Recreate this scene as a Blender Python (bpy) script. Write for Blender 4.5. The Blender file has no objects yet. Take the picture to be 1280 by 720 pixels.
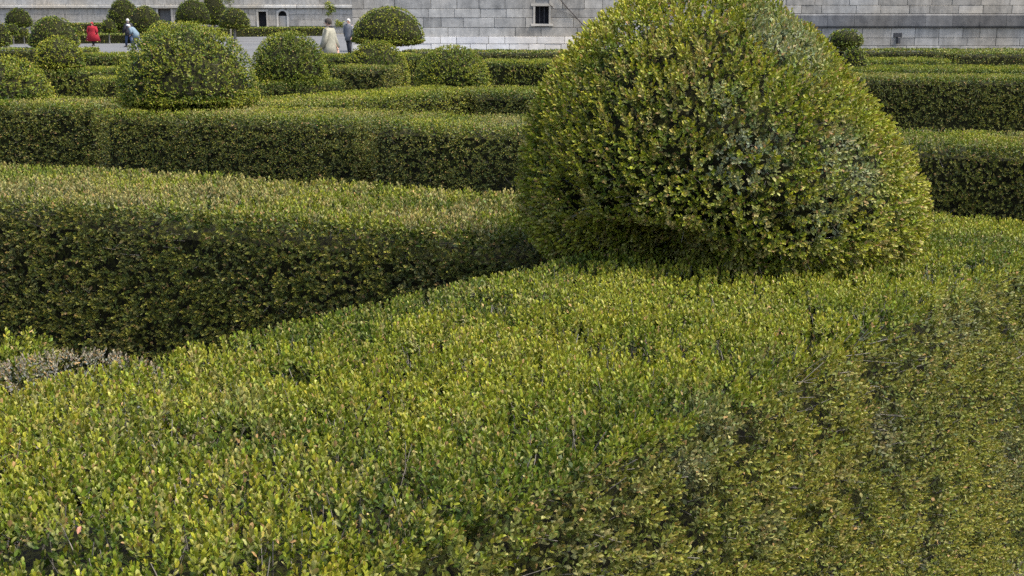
import bpy, math, random
import numpy as np
from mathutils import Matrix, Vector, Euler

# ------------------------------------------------------------------ camera, sky, sun, exposure
S = bpy.context.scene
COL = S.collection
EYE = 1.65
PITCH = math.radians(12.6)
FPX = 1500.0                      # focal length in pixels of a 1280 wide frame
cam_d = bpy.data.cameras.new('camera')
cam_d.sensor_width = 36.0
cam_d.lens = 36.0 * FPX / 1280.0
cam_d.clip_start = 0.05
cam_d.clip_end = 2000.0
cam = bpy.data.objects.new('camera', cam_d)
COL.objects.link(cam)
cam.location = (0, 0, EYE)
cam.rotation_euler = (math.radians(90) - PITCH, 0, 0)
S.camera = cam

SUN_EL, SUN_AZ = math.radians(62), math.radians(110)      # azimuth measured from +Y towards +X
world = bpy.data.worlds.new('World')
S.world = world
world.use_nodes = True
wn = world.node_tree
bg = wn.nodes['Background']
sky = wn.nodes.new('ShaderNodeTexSky')
sky.sky_type = 'NISHITA'
sky.sun_disc = False
sky.sun_elevation = SUN_EL
sky.sun_rotation = SUN_AZ
sky.air_density = 1.0
sky.dust_density = 4.0
wn.links.new(sky.outputs['Color'], bg.inputs['Color'])
bg.inputs['Strength'].default_value = 0.15

sun_d = bpy.data.lights.new('sun', 'SUN')
sun_d.energy = 2.3
sun_d.angle = math.radians(20.0)
sun_d.color = (1.0, 0.95, 0.86)
sun = bpy.data.objects.new('sun', sun_d)
COL.objects.link(sun)
sdir = Vector((math.sin(SUN_AZ) * math.cos(SUN_EL), math.cos(SUN_AZ) * math.cos(SUN_EL), math.sin(SUN_EL)))
sun.rotation_euler = sdir.to_track_quat('Z', 'Y').to_euler()
sun.location = sdir * 60

S.view_settings.view_transform = 'Standard'
S.view_settings.look = 'None'
S.view_settings.gamma = 1.0
S.view_settings.exposure = 1.7
S.render.engine = 'CYCLES'
S.cycles.use_denoising = False
S.cycles.max_bounces = 6
S.cycles.transparent_max_bounces = 4
S.render.filter_size = 1.6

rng = np.random.default_rng(11)
random.seed(5)

# ------------------------------------------------------------------ measuring helpers
CP, SP = math.cos(PITCH), math.sin(PITCH)
def at(x, y, z):
    """point of height z seen at photo position x, y"""
    dx, dy = (x - 640) / FPX, (y - 360) / FPX
    f, d = CP - dy * SP, SP + dy * CP
    t = (EYE - z) / d
    return Vector((dx * t, f * t, z))
def at_dist(x, y, Y):
    dx, dy = (x - 640) / FPX, (y - 360) / FPX
    f, d = CP - dy * SP, SP + dy * CP
    t = Y / f
    return Vector((dx * t, Y, EYE - d * t))
def to_px(P):
    """(n,3) -> photo x, y, depth"""
    X, Y, D = P[:, 0], P[:, 1], EYE - P[:, 2]
    dep = Y * CP + D * SP
    v = D * CP - Y * SP
    dep_s = np.where(np.abs(dep) < 1e-4, 1e-4, dep)
    return 640 + FPX * X / dep_s, 360 + FPX * v / dep_s, dep

def _hash(ix, iy, iz, seed):
    h = (ix.astype(np.int64) * 374761393 + iy.astype(np.int64) * 668265263 + iz.astype(np.int64) * 1274126177 + seed * 974711) & 0xffffffff
    h = ((h ^ (h >> 13)) * 1103515245) & 0xffffffff
    h = ((h ^ (h >> 16)) * 69069) & 0xffffffff
    h = h ^ (h >> 11)
    return (h & 0xffff) / 32767.5 - 1.0
def noise(P, size, seed=0):
    """smooth value noise in -1..1, one lump about `size` metres across"""
    Q = P / size + 100.0 + seed * 3.7
    I = np.floor(Q); F = Q - I
    F = F * F * (3 - 2 * F)
    I = I.astype(np.int64)
    r = 0
    for a in (0, 1):
        wa = F[:, 0] if a else 1 - F[:, 0]
        for b in (0, 1):
            wb = F[:, 1] if b else 1 - F[:, 1]
            for c in (0, 1):
                wc = F[:, 2] if c else 1 - F[:, 2]
                r = r + wa * wb * wc * _hash(I[:, 0] + a, I[:, 1] + b, I[:, 2] + c, seed)
    return r
def cells(P, size, seed):
    """distance to the nearest jittered cell centre (in cells) and the vector away from it"""
    Q = P / size + 50.0
    I = np.floor(Q).astype(np.int64)
    best = np.full(len(P), 9.0); vec = np.zeros_like(P)
    for a in (-1, 0, 1):
        for b in (-1, 0, 1):
            for c in (-1, 0, 1):
                J = I + np.array([a, b, c])
                C = J + 0.5 + 0.42 * np.stack([_hash(J[:, 0], J[:, 1], J[:, 2], seed + k) for k in (1, 2, 3)], 1)
                D = Q - C
                d = np.linalg.norm(D, axis=1)
                m = d < best
                best[m] = d[m]; vec[m] = D[m]
    return best, vec
def norm(V):
    return V / np.maximum(np.linalg.norm(V, axis=1, keepdims=True), 1e-9)

# ------------------------------------------------------------------ scene helpers
def link(name, data, parent=None, mat=None):
    o = bpy.data.objects.new(name, data)
    COL.objects.link(o)
    if mat is not None and data is not None and not data.materials:
        data.materials.append(mat)
    if parent is not None:
        o.parent = parent
    return o
def tag(o, label=None, cat=None, group=None, kind=None):
    if label: o['label'] = label
    if cat: o['category'] = cat
    if group: o['group'] = group
    if kind: o['kind'] = kind
    return o
def thing(name, loc, label, cat, group=None, rz=0.0):
    o = bpy.data.objects.new(name, None)
    COL.objects.link(o)
    o.empty_display_size = 0.1
    o.location = loc
    o.rotation_euler = (0, 0, rz)
    return tag(o, label, cat, group)
def mesh_np(name, V, Q, cols=None, smooth=False):
    """quads (n,4) or tris (n,3) from numpy arrays"""
    me = bpy.data.meshes.new(name)
    V = np.ascontiguousarray(V, np.float32); Q = np.ascontiguousarray(Q, np.int32)
    k = Q.shape[1]
    me.vertices.add(len(V)); me.vertices.foreach_set('co', V.ravel())
    me.loops.add(Q.size); me.loops.foreach_set('vertex_index', Q.ravel())
    me.polygons.add(len(Q))
    me.polygons.foreach_set('loop_start', np.arange(0, Q.size, k, dtype=np.int32))
    me.update(calc_edges=True)
    if smooth:
        me.polygons.foreach_set('use_smooth', np.ones(len(Q), bool))
    if cols is not None:
        a = me.color_attributes.new('tint', 'FLOAT_COLOR', 'POINT')
        c = np.ones((len(V), 4), np.float32); c[:, :3] = cols
        a.data.foreach_set('color', c.ravel())
    return me
def mesh_py(name, V, F, smooth=False):
    me = bpy.data.meshes.new(name)
    me.from_pydata([tuple(v) for v in V], [], F)
    me.update()
    if smooth:
        for p in me.polygons: p.use_smooth = True
    return me
def box_mesh(name, x0, x1, y0, y1, z0, z1, bev=0.0):
    """box with bevelled edges on the -Y face"""
    if bev <= 0:
        V = [(x0,y0,z0),(x1,y0,z0),(x1,y1,z0),(x0,y1,z0),(x0,y0,z1),(x1,y0,z1),(x1,y1,z1),(x0,y1,z1)]
        F = [(0,1,5,4),(1,2,6,5),(2,3,7,6),(3,0,4,7),(4,5,6,7),(3,2,1,0)]
    else:
        b = bev
        V = [(x0+b,y0,z0+b),(x1-b,y0,z0+b),(x1-b,y0,z1-b),(x0+b,y0,z1-b),
             (x0,y0+b,z0),(x1,y0+b,z0),(x1,y0+b,z1),(x0,y0+b,z1),
             (x0,y1,z0),(x1,y1,z0),(x1,y1,z1),(x0,y1,z1)]
        F = [(0,1,2,3),(4,5,1,0),(5,6,2,1),(6,7,3,2),(7,4,0,3),(4,8,9,5),(5,9,10,6),(6,10,11,7),(7,11,8,4),(11,10,9,8)]
    return mesh_py(name, V, F)

# ------------------------------------------------------------------ materials
def new_mat(name):
    m = bpy.data.materials.new(name); m.use_nodes = True
    nt = m.node_tree
    return m, nt, nt.nodes['Principled BSDF'], nt.nodes['Material Output']
def plain(name, rgb, rough=0.8, var=0.25, scale=8.0, spec=0.3, bump=0.0):
    """base colour broken up by two octaves of noise"""
    m, nt, b, out = new_mat(name)
    tc = nt.nodes.new('ShaderNodeTexCoord')
    n = nt.nodes.new('ShaderNodeTexNoise'); n.inputs['Scale'].default_value = scale; n.inputs['Detail'].default_value = 6
    nt.links.new(tc.outputs['Object'], n.inputs['Vector'])
    r = nt.nodes.new('ShaderNodeValToRGB')
    r.color_ramp.elements[0].position = 0.3; r.color_ramp.elements[1].position = 0.7
    r.color_ramp.elements[0].color = (*[c * (1 - var) for c in rgb], 1)
    r.color_ramp.elements[1].color = (*[min(1, c * (1 + var)) for c in rgb], 1)
    nt.links.new(n.outputs['Fac'], r.inputs['Fac'])
    nt.links.new(r.outputs['Color'], b.inputs['Base Color'])
    b.inputs['Roughness'].default_value = rough
    b.inputs['Specular IOR Level'].default_value = spec
    if bump:
        bm = nt.nodes.new('ShaderNodeBump'); bm.inputs['Strength'].default_value = bump; bm.inputs['Distance'].default_value = 0.02
        nt.links.new(n.outputs['Fac'], bm.inputs['Height']); nt.links.new(bm.outputs['Normal'], b.inputs['Normal'])
    return m
def leaf_material(name, rough, trans):
    m, nt, b, out = new_mat(name)
    a = nt.nodes.new('ShaderNodeAttribute'); a.attribute_name = 'tint'
    nt.links.new(a.outputs['Color'], b.inputs['Base Color'])
    b.inputs['Roughness'].default_value = rough
    b.inputs['Specular IOR Level'].default_value = 0.16
    t = nt.nodes.new('ShaderNodeBsdfTranslucent')
    g = nt.nodes.new('ShaderNodeMixRGB'); g.blend_type = 'MULTIPLY'; g.inputs['Fac'].default_value = 1
    g.inputs['Color2'].default_value = (1.25, 1.35, 0.7, 1)
    nt.links.new(a.outputs['Color'], g.inputs['Color1']); nt.links.new(g.outputs['Color'], t.inputs['Color'])
    mx = nt.nodes.new('ShaderNodeMixShader'); mx.inputs['Fac'].default_value = trans
    nt.links.new(b.outputs['BSDF'], mx.inputs[1]); nt.links.new(t.outputs['BSDF'], mx.inputs[2])
    nt.links.new(mx.outputs['Shader'], out.inputs['Surface'])
    return m
LEAF = leaf_material('box leaf', 0.54, 0.16)
TWIG = plain('grey twig bark', (0.16, 0.145, 0.12), 0.85, 0.35, 40)
BARK = plain('dark bark', (0.035, 0.03, 0.028), 0.9, 0.3, 20)
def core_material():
    m, nt, b, out = new_mat('old inner leaves and branches with gap shade')
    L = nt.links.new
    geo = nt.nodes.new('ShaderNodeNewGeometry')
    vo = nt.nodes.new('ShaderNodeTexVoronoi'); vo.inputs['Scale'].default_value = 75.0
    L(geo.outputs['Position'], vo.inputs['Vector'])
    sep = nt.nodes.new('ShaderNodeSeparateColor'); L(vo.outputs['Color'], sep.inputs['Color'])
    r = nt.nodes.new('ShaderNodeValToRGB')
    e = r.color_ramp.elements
    e[0].position = 0.0; e[0].color = (0.005, 0.005, 0.004, 1)  # dark inner growth; the near-black tones also paint the shade of the gaps
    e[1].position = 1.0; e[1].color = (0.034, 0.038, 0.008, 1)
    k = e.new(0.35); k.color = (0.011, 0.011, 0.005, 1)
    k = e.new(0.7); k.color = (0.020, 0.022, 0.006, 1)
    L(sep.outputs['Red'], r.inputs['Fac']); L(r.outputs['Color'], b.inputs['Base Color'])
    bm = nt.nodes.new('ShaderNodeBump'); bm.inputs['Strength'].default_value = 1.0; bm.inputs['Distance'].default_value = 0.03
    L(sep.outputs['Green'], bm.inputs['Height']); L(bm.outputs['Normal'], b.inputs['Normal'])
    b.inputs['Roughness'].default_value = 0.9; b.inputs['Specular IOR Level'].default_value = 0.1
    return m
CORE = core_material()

def ground_mat(name, c0, c1, scale):
    m, nt, b, out = new_mat(name)
    tc = nt.nodes.new('ShaderNodeTexCoord')
    n = nt.nodes.new('ShaderNodeTexNoise'); n.inputs['Scale'].default_value = scale; n.inputs['Detail'].default_value = 8
    n2 = nt.nodes.new('ShaderNodeTexNoise'); n2.inputs['Scale'].default_value = 0.15; n2.inputs['Detail'].default_value = 4
    for q in (n, n2): nt.links.new(tc.outputs['Object'], q.inputs['Vector'])
    ad = nt.nodes.new('ShaderNodeMath'); ad.operation = 'ADD'
    nt.links.new(n.outputs['Fac'], ad.inputs[0]); nt.links.new(n2.outputs['Fac'], ad.inputs[1])
    r = nt.nodes.new('ShaderNodeValToRGB'); r.color_ramp.elements[0].position = 0.75; r.color_ramp.elements[1].position = 1.25
    r.color_ramp.elements[0].color = (*c0, 1); r.color_ramp.elements[1].color = (*c1, 1)
    hf = nt.nodes.new('ShaderNodeMath'); hf.operation = 'MULTIPLY'; hf.inputs[1].default_value = 1.0
    nt.links.new(ad.outputs[0], hf.inputs[0]); nt.links.new(hf.outputs[0], r.inputs['Fac'])
    nt.links.new(r.outputs['Color'], b.inputs['Base Color'])
    b.inputs['Roughness'].default_value = 0.95
    b.inputs['Specular IOR Level'].default_value = 0.15
    bm = nt.nodes.new('ShaderNodeBump'); bm.inputs['Strength'].default_value = 0.5; bm.inputs['Distance'].default_value = 0.02
    nt.links.new(n.outputs['Fac'], bm.inputs['Height']); nt.links.new(bm.outputs['Normal'], b.inputs['Normal'])
    return m
SOIL = ground_mat('damp sandy soil', (0.045, 0.038, 0.026), (0.09, 0.078, 0.056), 30)
GRAVEL = ground_mat('pale grey gravel', (0.05, 0.05, 0.05), (0.085, 0.085, 0.083), 12)

def stone_mat(name, c0, c1, streak=0.5):
    """weathered ashlar: tone per block, mottling, rain streaks"""
    m, nt, b, out = new_mat(name)
    L = nt.links.new
    tc = nt.nodes.new('ShaderNodeTexCoord'); geo = nt.nodes.new('ShaderNodeNewGeometry'); oi = nt.nodes.new('ShaderNodeObjectInfo')
    mp = nt.nodes.new('ShaderNodeMapping'); mp.inputs['Scale'].default_value = (3.0, 3.0, 0.35)
    L(geo.outputs['Position'], mp.inputs['Vector'])
    st = nt.nodes.new('ShaderNodeTexNoise'); st.inputs['Scale'].default_value = 1.0; st.inputs['Detail'].default_value = 7; st.inputs['Roughness'].default_value = 0.65
    L(mp.outputs['Vector'], st.inputs['Vector'])
    mo = nt.nodes.new('ShaderNodeTexNoise'); mo.inputs['Scale'].default_value = 2.4; mo.inputs['Detail'].default_value = 10; mo.inputs['Roughness'].default_value = 0.7
    L(geo.outputs['Position'], mo.inputs['Vector'])
    add = nt.nodes.new('ShaderNodeMath'); add.operation = 'MULTIPLY_ADD'; add.inputs[1].default_value = streak
    L(st.outputs['Fac'], add.inputs[0]); L(mo.outputs['Fac'], add.inputs[2])
    add2 = nt.nodes.new('ShaderNodeMath'); add2.operation = 'MULTIPLY_ADD'; add2.inputs[1].default_value = 0.34
    L(oi.outputs['Random'], add2.inputs[0]); L(add.outputs[0], add2.inputs[2])
    mr = nt.nodes.new('ShaderNodeMapRange'); mr.inputs['From Min'].default_value = 0.45 + 0.25 * streak; mr.inputs['From Max'].default_value = 0.85 + 0.75 * streak
    L(add2.outputs[0], mr.inputs['Value'])
    r = nt.nodes.new('ShaderNodeValToRGB')
    r.color_ramp.elements[0].color = (*c0, 1); r.color_ramp.elements[1].color = (*c1, 1)
    L(mr.outputs['Result'], r.inputs['Fac'])
    wn2 = nt.nodes.new('ShaderNodeTexNoise'); wn2.inputs['Scale'].default_value = 0.22; wn2.inputs['Detail'].default_value = 3
    L(geo.outputs['Position'], wn2.inputs['Vector'])
    wr = nt.nodes.new('ShaderNodeMapRange'); wr.inputs['From Min'].default_value = 0.42; wr.inputs['From Max'].default_value = 0.62
    L(wn2.outputs['Fac'], wr.inputs['Value'])
    wm = nt.nodes.new('ShaderNodeMixRGB'); wm.blend_type = 'MULTIPLY'; wm.inputs['Color2'].default_value = (0.98, 0.91, 0.81, 1)
    L(wr.outputs['Result'], wm.inputs['Fac']); L(r.outputs['Color'], wm.inputs['Color1']); L(wm.outputs['Color'], b.inputs['Base Color'])
    b.inputs['Roughness'].default_value = 0.9; b.inputs['Specular IOR Level'].default_value = 0.2
    bm = nt.nodes.new('ShaderNodeBump'); bm.inputs['Strength'].default_value = 0.6; bm.inputs['Distance'].default_value = 0.03
    L(mo.outputs['Fac'], bm.inputs['Height']); L(bm.outputs['Normal'], b.inputs['Normal'])
    return m
STONE = stone_mat('grey granite ashlar', (0.095, 0.096, 0.093), (0.33, 0.325, 0.305), 0.8)
STONE_PALE = stone_mat('pale granite plinth', (0.30, 0.30, 0.30), (0.52, 0.515, 0.50), 0.5)
STONE_DARK = stone_mat('dark weathered granite ledge', (0.03, 0.032, 0.036), (0.125, 0.13, 0.135), 0.9)
STONE_TRIM = stone_mat('dressed granite trim', (0.20, 0.20, 0.19), (0.40, 0.39, 0.36), 0.4)
MORTAR = plain('grey mortar', (0.19, 0.186, 0.172), 0.95, 0.3, 5)
VOID = plain('painted shade of openings', (0.012, 0.012, 0.014), 0.9, 0.2, 5)  # near-black colour stands in for the shade inside openings
GLASS = plain('dark window glass', (0.015, 0.018, 0.02), 0.15, 0.3, 2, 0.5)
IRON = plain('dark iron', (0.03, 0.03, 0.032), 0.6, 0.3, 20)

# ------------------------------------------------------------------ ground
def sheet(name, x0, x1, y0, y1, z, mat):
    me = mesh_py(name, [(x0,y0,z),(x1,y0,z),(x1,y1,z),(x0,y1,z)], [(0,1,2,3)])
    return tag(link(name, me, None, mat), kind='structure')
sheet('ground', -700, 700, -300, 900, 0.0, SOIL)
sheet('gravel_path', -90, 60, 32, 146, 0.004, GRAVEL)

# ------------------------------------------------------------------ leaves and sprigs
def leaf_geo(L, W, fold, lod):
    """one leaf along +x, face up +z; returns verts, quads, t (0 base .. 1 tip)"""
    if lod == 0:
        V = np.array([(0,0,0),(.38*L,.46*W,fold*W),(.78*L,.40*W,fold*W),(L,0,-.06*L),(.78*L,-.40*W,fold*W),(.38*L,-.46*W,fold*W)])
        Q = np.array([(0,5,4,3),(0,3,2,1)])
        t = np.array([0,.4,.8,1,.8,.4])
    else:
        V = np.array([(0,0,0),(.5*L,.5*W,fold*W),(L,0,0),(.5*L,-.5*W,fold*W)])
        Q = np.array([(0,3,2,1)])
        t = np.array([0,.5,1,.5])
    return V, Q, t
def sprig_template(seed, lod):
    """shoot of opposite leaf pairs standing along +z, about 1 unit tall = 15 mm leaf"""
    r = np.random.default_rng(seed)
    Vs, Qs, T, ID = [], [], [], []
    n = 0
    pairs = 5 if lod == 0 else 4 if lod == 1 else 2
    lid = 0
    spin = r.uniform(0, 6.28)
    for k in range(pairs):
        h = (-2.3 if lod == 0 else -1.35) + (2.65 if lod == 0 else 1.75) * k / max(1, pairs - 1) if pairs > 2 else -0.6 + 0.7 * k
        el = math.radians(34 + 42 * k / max(1, pairs - 1))
        for sgn in (0, math.pi):
            L = r.uniform(0.8, 1.12) * (1 if k < pairs - 1 else 0.8); W = L * r.uniform(0.48, 0.62)
            V, Q, t = leaf_geo(L, W, r.uniform(0.05, 0.16), 0 if lod == 0 else 1)
            a = spin + k * math.pi / 2 + sgn + r.normal(0, 0.22)
            e = el + r.normal(0, 0.15)
            M = (Matrix.Translation((0, 0, h)) @ Matrix.Rotation(a, 4, 'Z') @ Matrix.Rotation(-e, 4, 'Y') @ Matrix.Rotation(r.normal(0, 0.35), 4, 'X'))
            M = np.array(M)
            Vs.append(V @ M[:3, :3].T + M[:3, 3]); Qs.append(Q + n); T.append(t); ID.append(np.full(len(V), lid)); n += len(V); lid += 1
    return np.concatenate(Vs), np.concatenate(Qs), np.concatenate(T), np.concatenate(ID), lid
TEMPL = {lod: [sprig_template(100 * lod + k, lod) for k in range(8 if lod == 0 else 6)] for lod in (0, 1, 2)}

def frames(A, r):
    """rotation matrices turning +z to each axis of A with random spin"""
    A = norm(A); n = len(A)
    X = norm(np.cross(A, norm(r.normal(size=(n, 3)))))
    Y = np.cross(A, X)
    return np.stack([X, Y, A], axis=2)
TIP_PALE = np.array([0.42, 0.38, 0.15]); TIP_BROWN = np.array([0.20, 0.12, 0.05])
def shade_leaves(tint, T, ID, nl, r, pale, brown):
    """vertex colours for one batch of sprigs that share a template"""
    n = len(tint)
    val = np.exp(r.normal(0, 0.15, (n, nl)))
    hue = r.normal(0, 0.08, (n, nl))
    c = tint[:, None, :] * val[:, :, None]
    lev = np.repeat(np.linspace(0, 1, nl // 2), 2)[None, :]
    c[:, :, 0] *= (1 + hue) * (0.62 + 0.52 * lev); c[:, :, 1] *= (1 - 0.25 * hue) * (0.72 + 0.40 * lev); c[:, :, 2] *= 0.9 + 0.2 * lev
    tipc = np.where(r.random((n, nl, 1)) < 0.55, TIP_PALE, TIP_BROWN)
    amt = np.where(r.random((n, nl)) < pale, r.uniform(0.3, 0.9, (n, nl)), 0.0)
    dead = r.random((n, nl)) < brown
    c = np.where(dead[:, :, None], np.array([0.24, 0.15, 0.06]) * val[:, :, None], c)
    cv = c[:, ID, :]
    w = (amt[:, ID] * np.clip(T - 0.45, 0, 1)[None, :] * 1.6)[:, :, None]
    cv = cv * (1 - w) + tipc[:, ID, :] * w
    return np.clip(cv, 0.003, 0.8)
def grow(P, A, size, tint, lod, r, pale=0.12, brown=0.02):
    """many sprigs as one mesh"""
    VV, QQ, CC = [], [], []
    base = 0
    pick = r.integers(0, len(TEMPL[lod]), len(P))
    R = frames(A, r)
    for k, (V, Q, T, ID, nl) in enumerate(TEMPL[lod]):
        m = np.nonzero(pick == k)[0]
        if not len(m): continue
        W = np.einsum('nij,vj->nvi', R[m], V) * size[m, None, None] + P[m, None, :]
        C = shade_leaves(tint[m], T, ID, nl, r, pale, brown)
        QQ.append((Q[None] + (np.arange(len(m)) * len(V))[:, None, None] + base).reshape(-1, 4))
        VV.append(W.reshape(-1, 3)); CC.append(C.reshape(-1, 3)); base += W.shape[0] * W.shape[1]
    return np.concatenate(VV), np.concatenate(QQ), np.concatenate(CC)

GREEN = np.array([0.104, 0.126, 0.009]); YELLOW = np.array([0.178, 0.184, 0.016]); DEEP = np.array([0.048, 0.074, 0.010])
TAN = np.array([0.20, 0.165, 0.07]); GLAUC = np.array([0.165, 0.180, 0.105]); GREY = np.array([0.215, 0.185, 0.14])
def mix(a, b, w):
    return a * (1 - w[:, None]) + b * w[:, None]
def ss(x, a, b):
    t = np.clip((x - a) / (b - a), 0, 1)
    return t * t * (3 - 2 * t)
def tints(P, N, pal, r, seed, tuft=0.0):
    """patchy colour of the clipped growth; pal: dict of amounts"""
    n = len(P)
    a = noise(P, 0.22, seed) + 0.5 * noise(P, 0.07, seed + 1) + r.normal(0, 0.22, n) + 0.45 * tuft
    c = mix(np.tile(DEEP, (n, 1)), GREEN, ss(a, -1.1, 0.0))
    c = mix(c, YELLOW, ss(a + pal.get('yellow', 0), 0.0, 1.0))
    b = 0.65 * noise(P, 0.30, seed + 2) + 0.45 * noise(P, 0.07, seed + 3) + r.normal(0, 0.38, n)
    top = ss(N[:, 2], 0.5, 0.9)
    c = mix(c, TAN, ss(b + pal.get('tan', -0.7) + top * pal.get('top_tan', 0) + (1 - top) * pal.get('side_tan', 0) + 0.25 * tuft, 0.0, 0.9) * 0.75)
    c = mix(c, np.array([0.132, 0.118, 0.036]), (1 - ss(N[:, 2], 0.15, 0.75)) * pal.get('side_old_shade', 0.0))  # older brown side leaves, with the sides' weaker light put into the colour
    g = noise(P, 0.26, seed + 4) + 0.35 * noise(P, 0.08, seed + 5) + r.normal(0, 0.12, n)
    c = mix(c, GLAUC, ss(g + pal.get('glauc', -1.0), 0.0, 0.5) * 0.8)
    for (q, rr, k) in pal.get('spots', ()):
        d = np.linalg.norm(P - np.array(q), axis=1) * (1 + 0.35 * noise(P, 0.06, seed + 9))
        c = mix(c, pal.get('spot_tone', GLAUC), (1 - ss(d, 0.5 * rr, 1.2 * rr)) * k * np.clip(0.8 + r.normal(0, 0.25, n), 0, 1))
    if 'grey' in pal:
        c = mix(c, GREY, np.clip(pal['grey'] + 0.3 * noise(P, 0.06, seed + 6), 0, 1))
    return c * pal.get('val', 1.0)

def twig_mesh(name, P, A, Ln, rad):
    """thin three-sided sticks from P along A"""
    n = len(P)
    R = frames(A, rng)
    ang = np.array([0, 2.094, 4.189])
    ring = np.stack([np.cos(ang), np.sin(ang), 0 * ang], 1)
    b = np.einsum('nij,vj->nvi', R, ring) * rad[:, None, None] + P[:, None, :]
    t = np.einsum('nij,vj->nvi', R, ring) * (rad * 0.5)[:, None, None] + (P + norm(A) * Ln[:, None])[:, None, :]
    V = np.concatenate([b, t], 1).reshape(-1, 3)
    q = np.array([(0,1,4,3),(1,2,5,4),(2,0,3,5)])
    Q = (q[None] + (np.arange(n) * 6)[:, None, None]).reshape(-1, 4)
    return mesh_np(name, V, Q)

CAMP = np.array([0, 0, EYE])
SPRIG_MESH = {}
def single_sprig_mesh(k, t):
    """shared mesh of one shoot: 8 forms in 5 tones"""
    if (k, t) not in SPRIG_MESH:
        V, Q, T, ID, nl = TEMPL[0][k]
        tone = [GREEN, YELLOW, 0.5 * (GREEN + YELLOW), 0.6 * GREEN + 0.4 * TAN, 0.5 * (GREEN + DEEP)][t]
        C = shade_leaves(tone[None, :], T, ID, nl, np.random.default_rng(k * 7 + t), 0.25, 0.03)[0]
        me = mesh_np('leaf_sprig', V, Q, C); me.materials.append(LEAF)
        SPRIG_MESH[(k, t)] = me
    return SPRIG_MESH[(k, t)]

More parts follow.
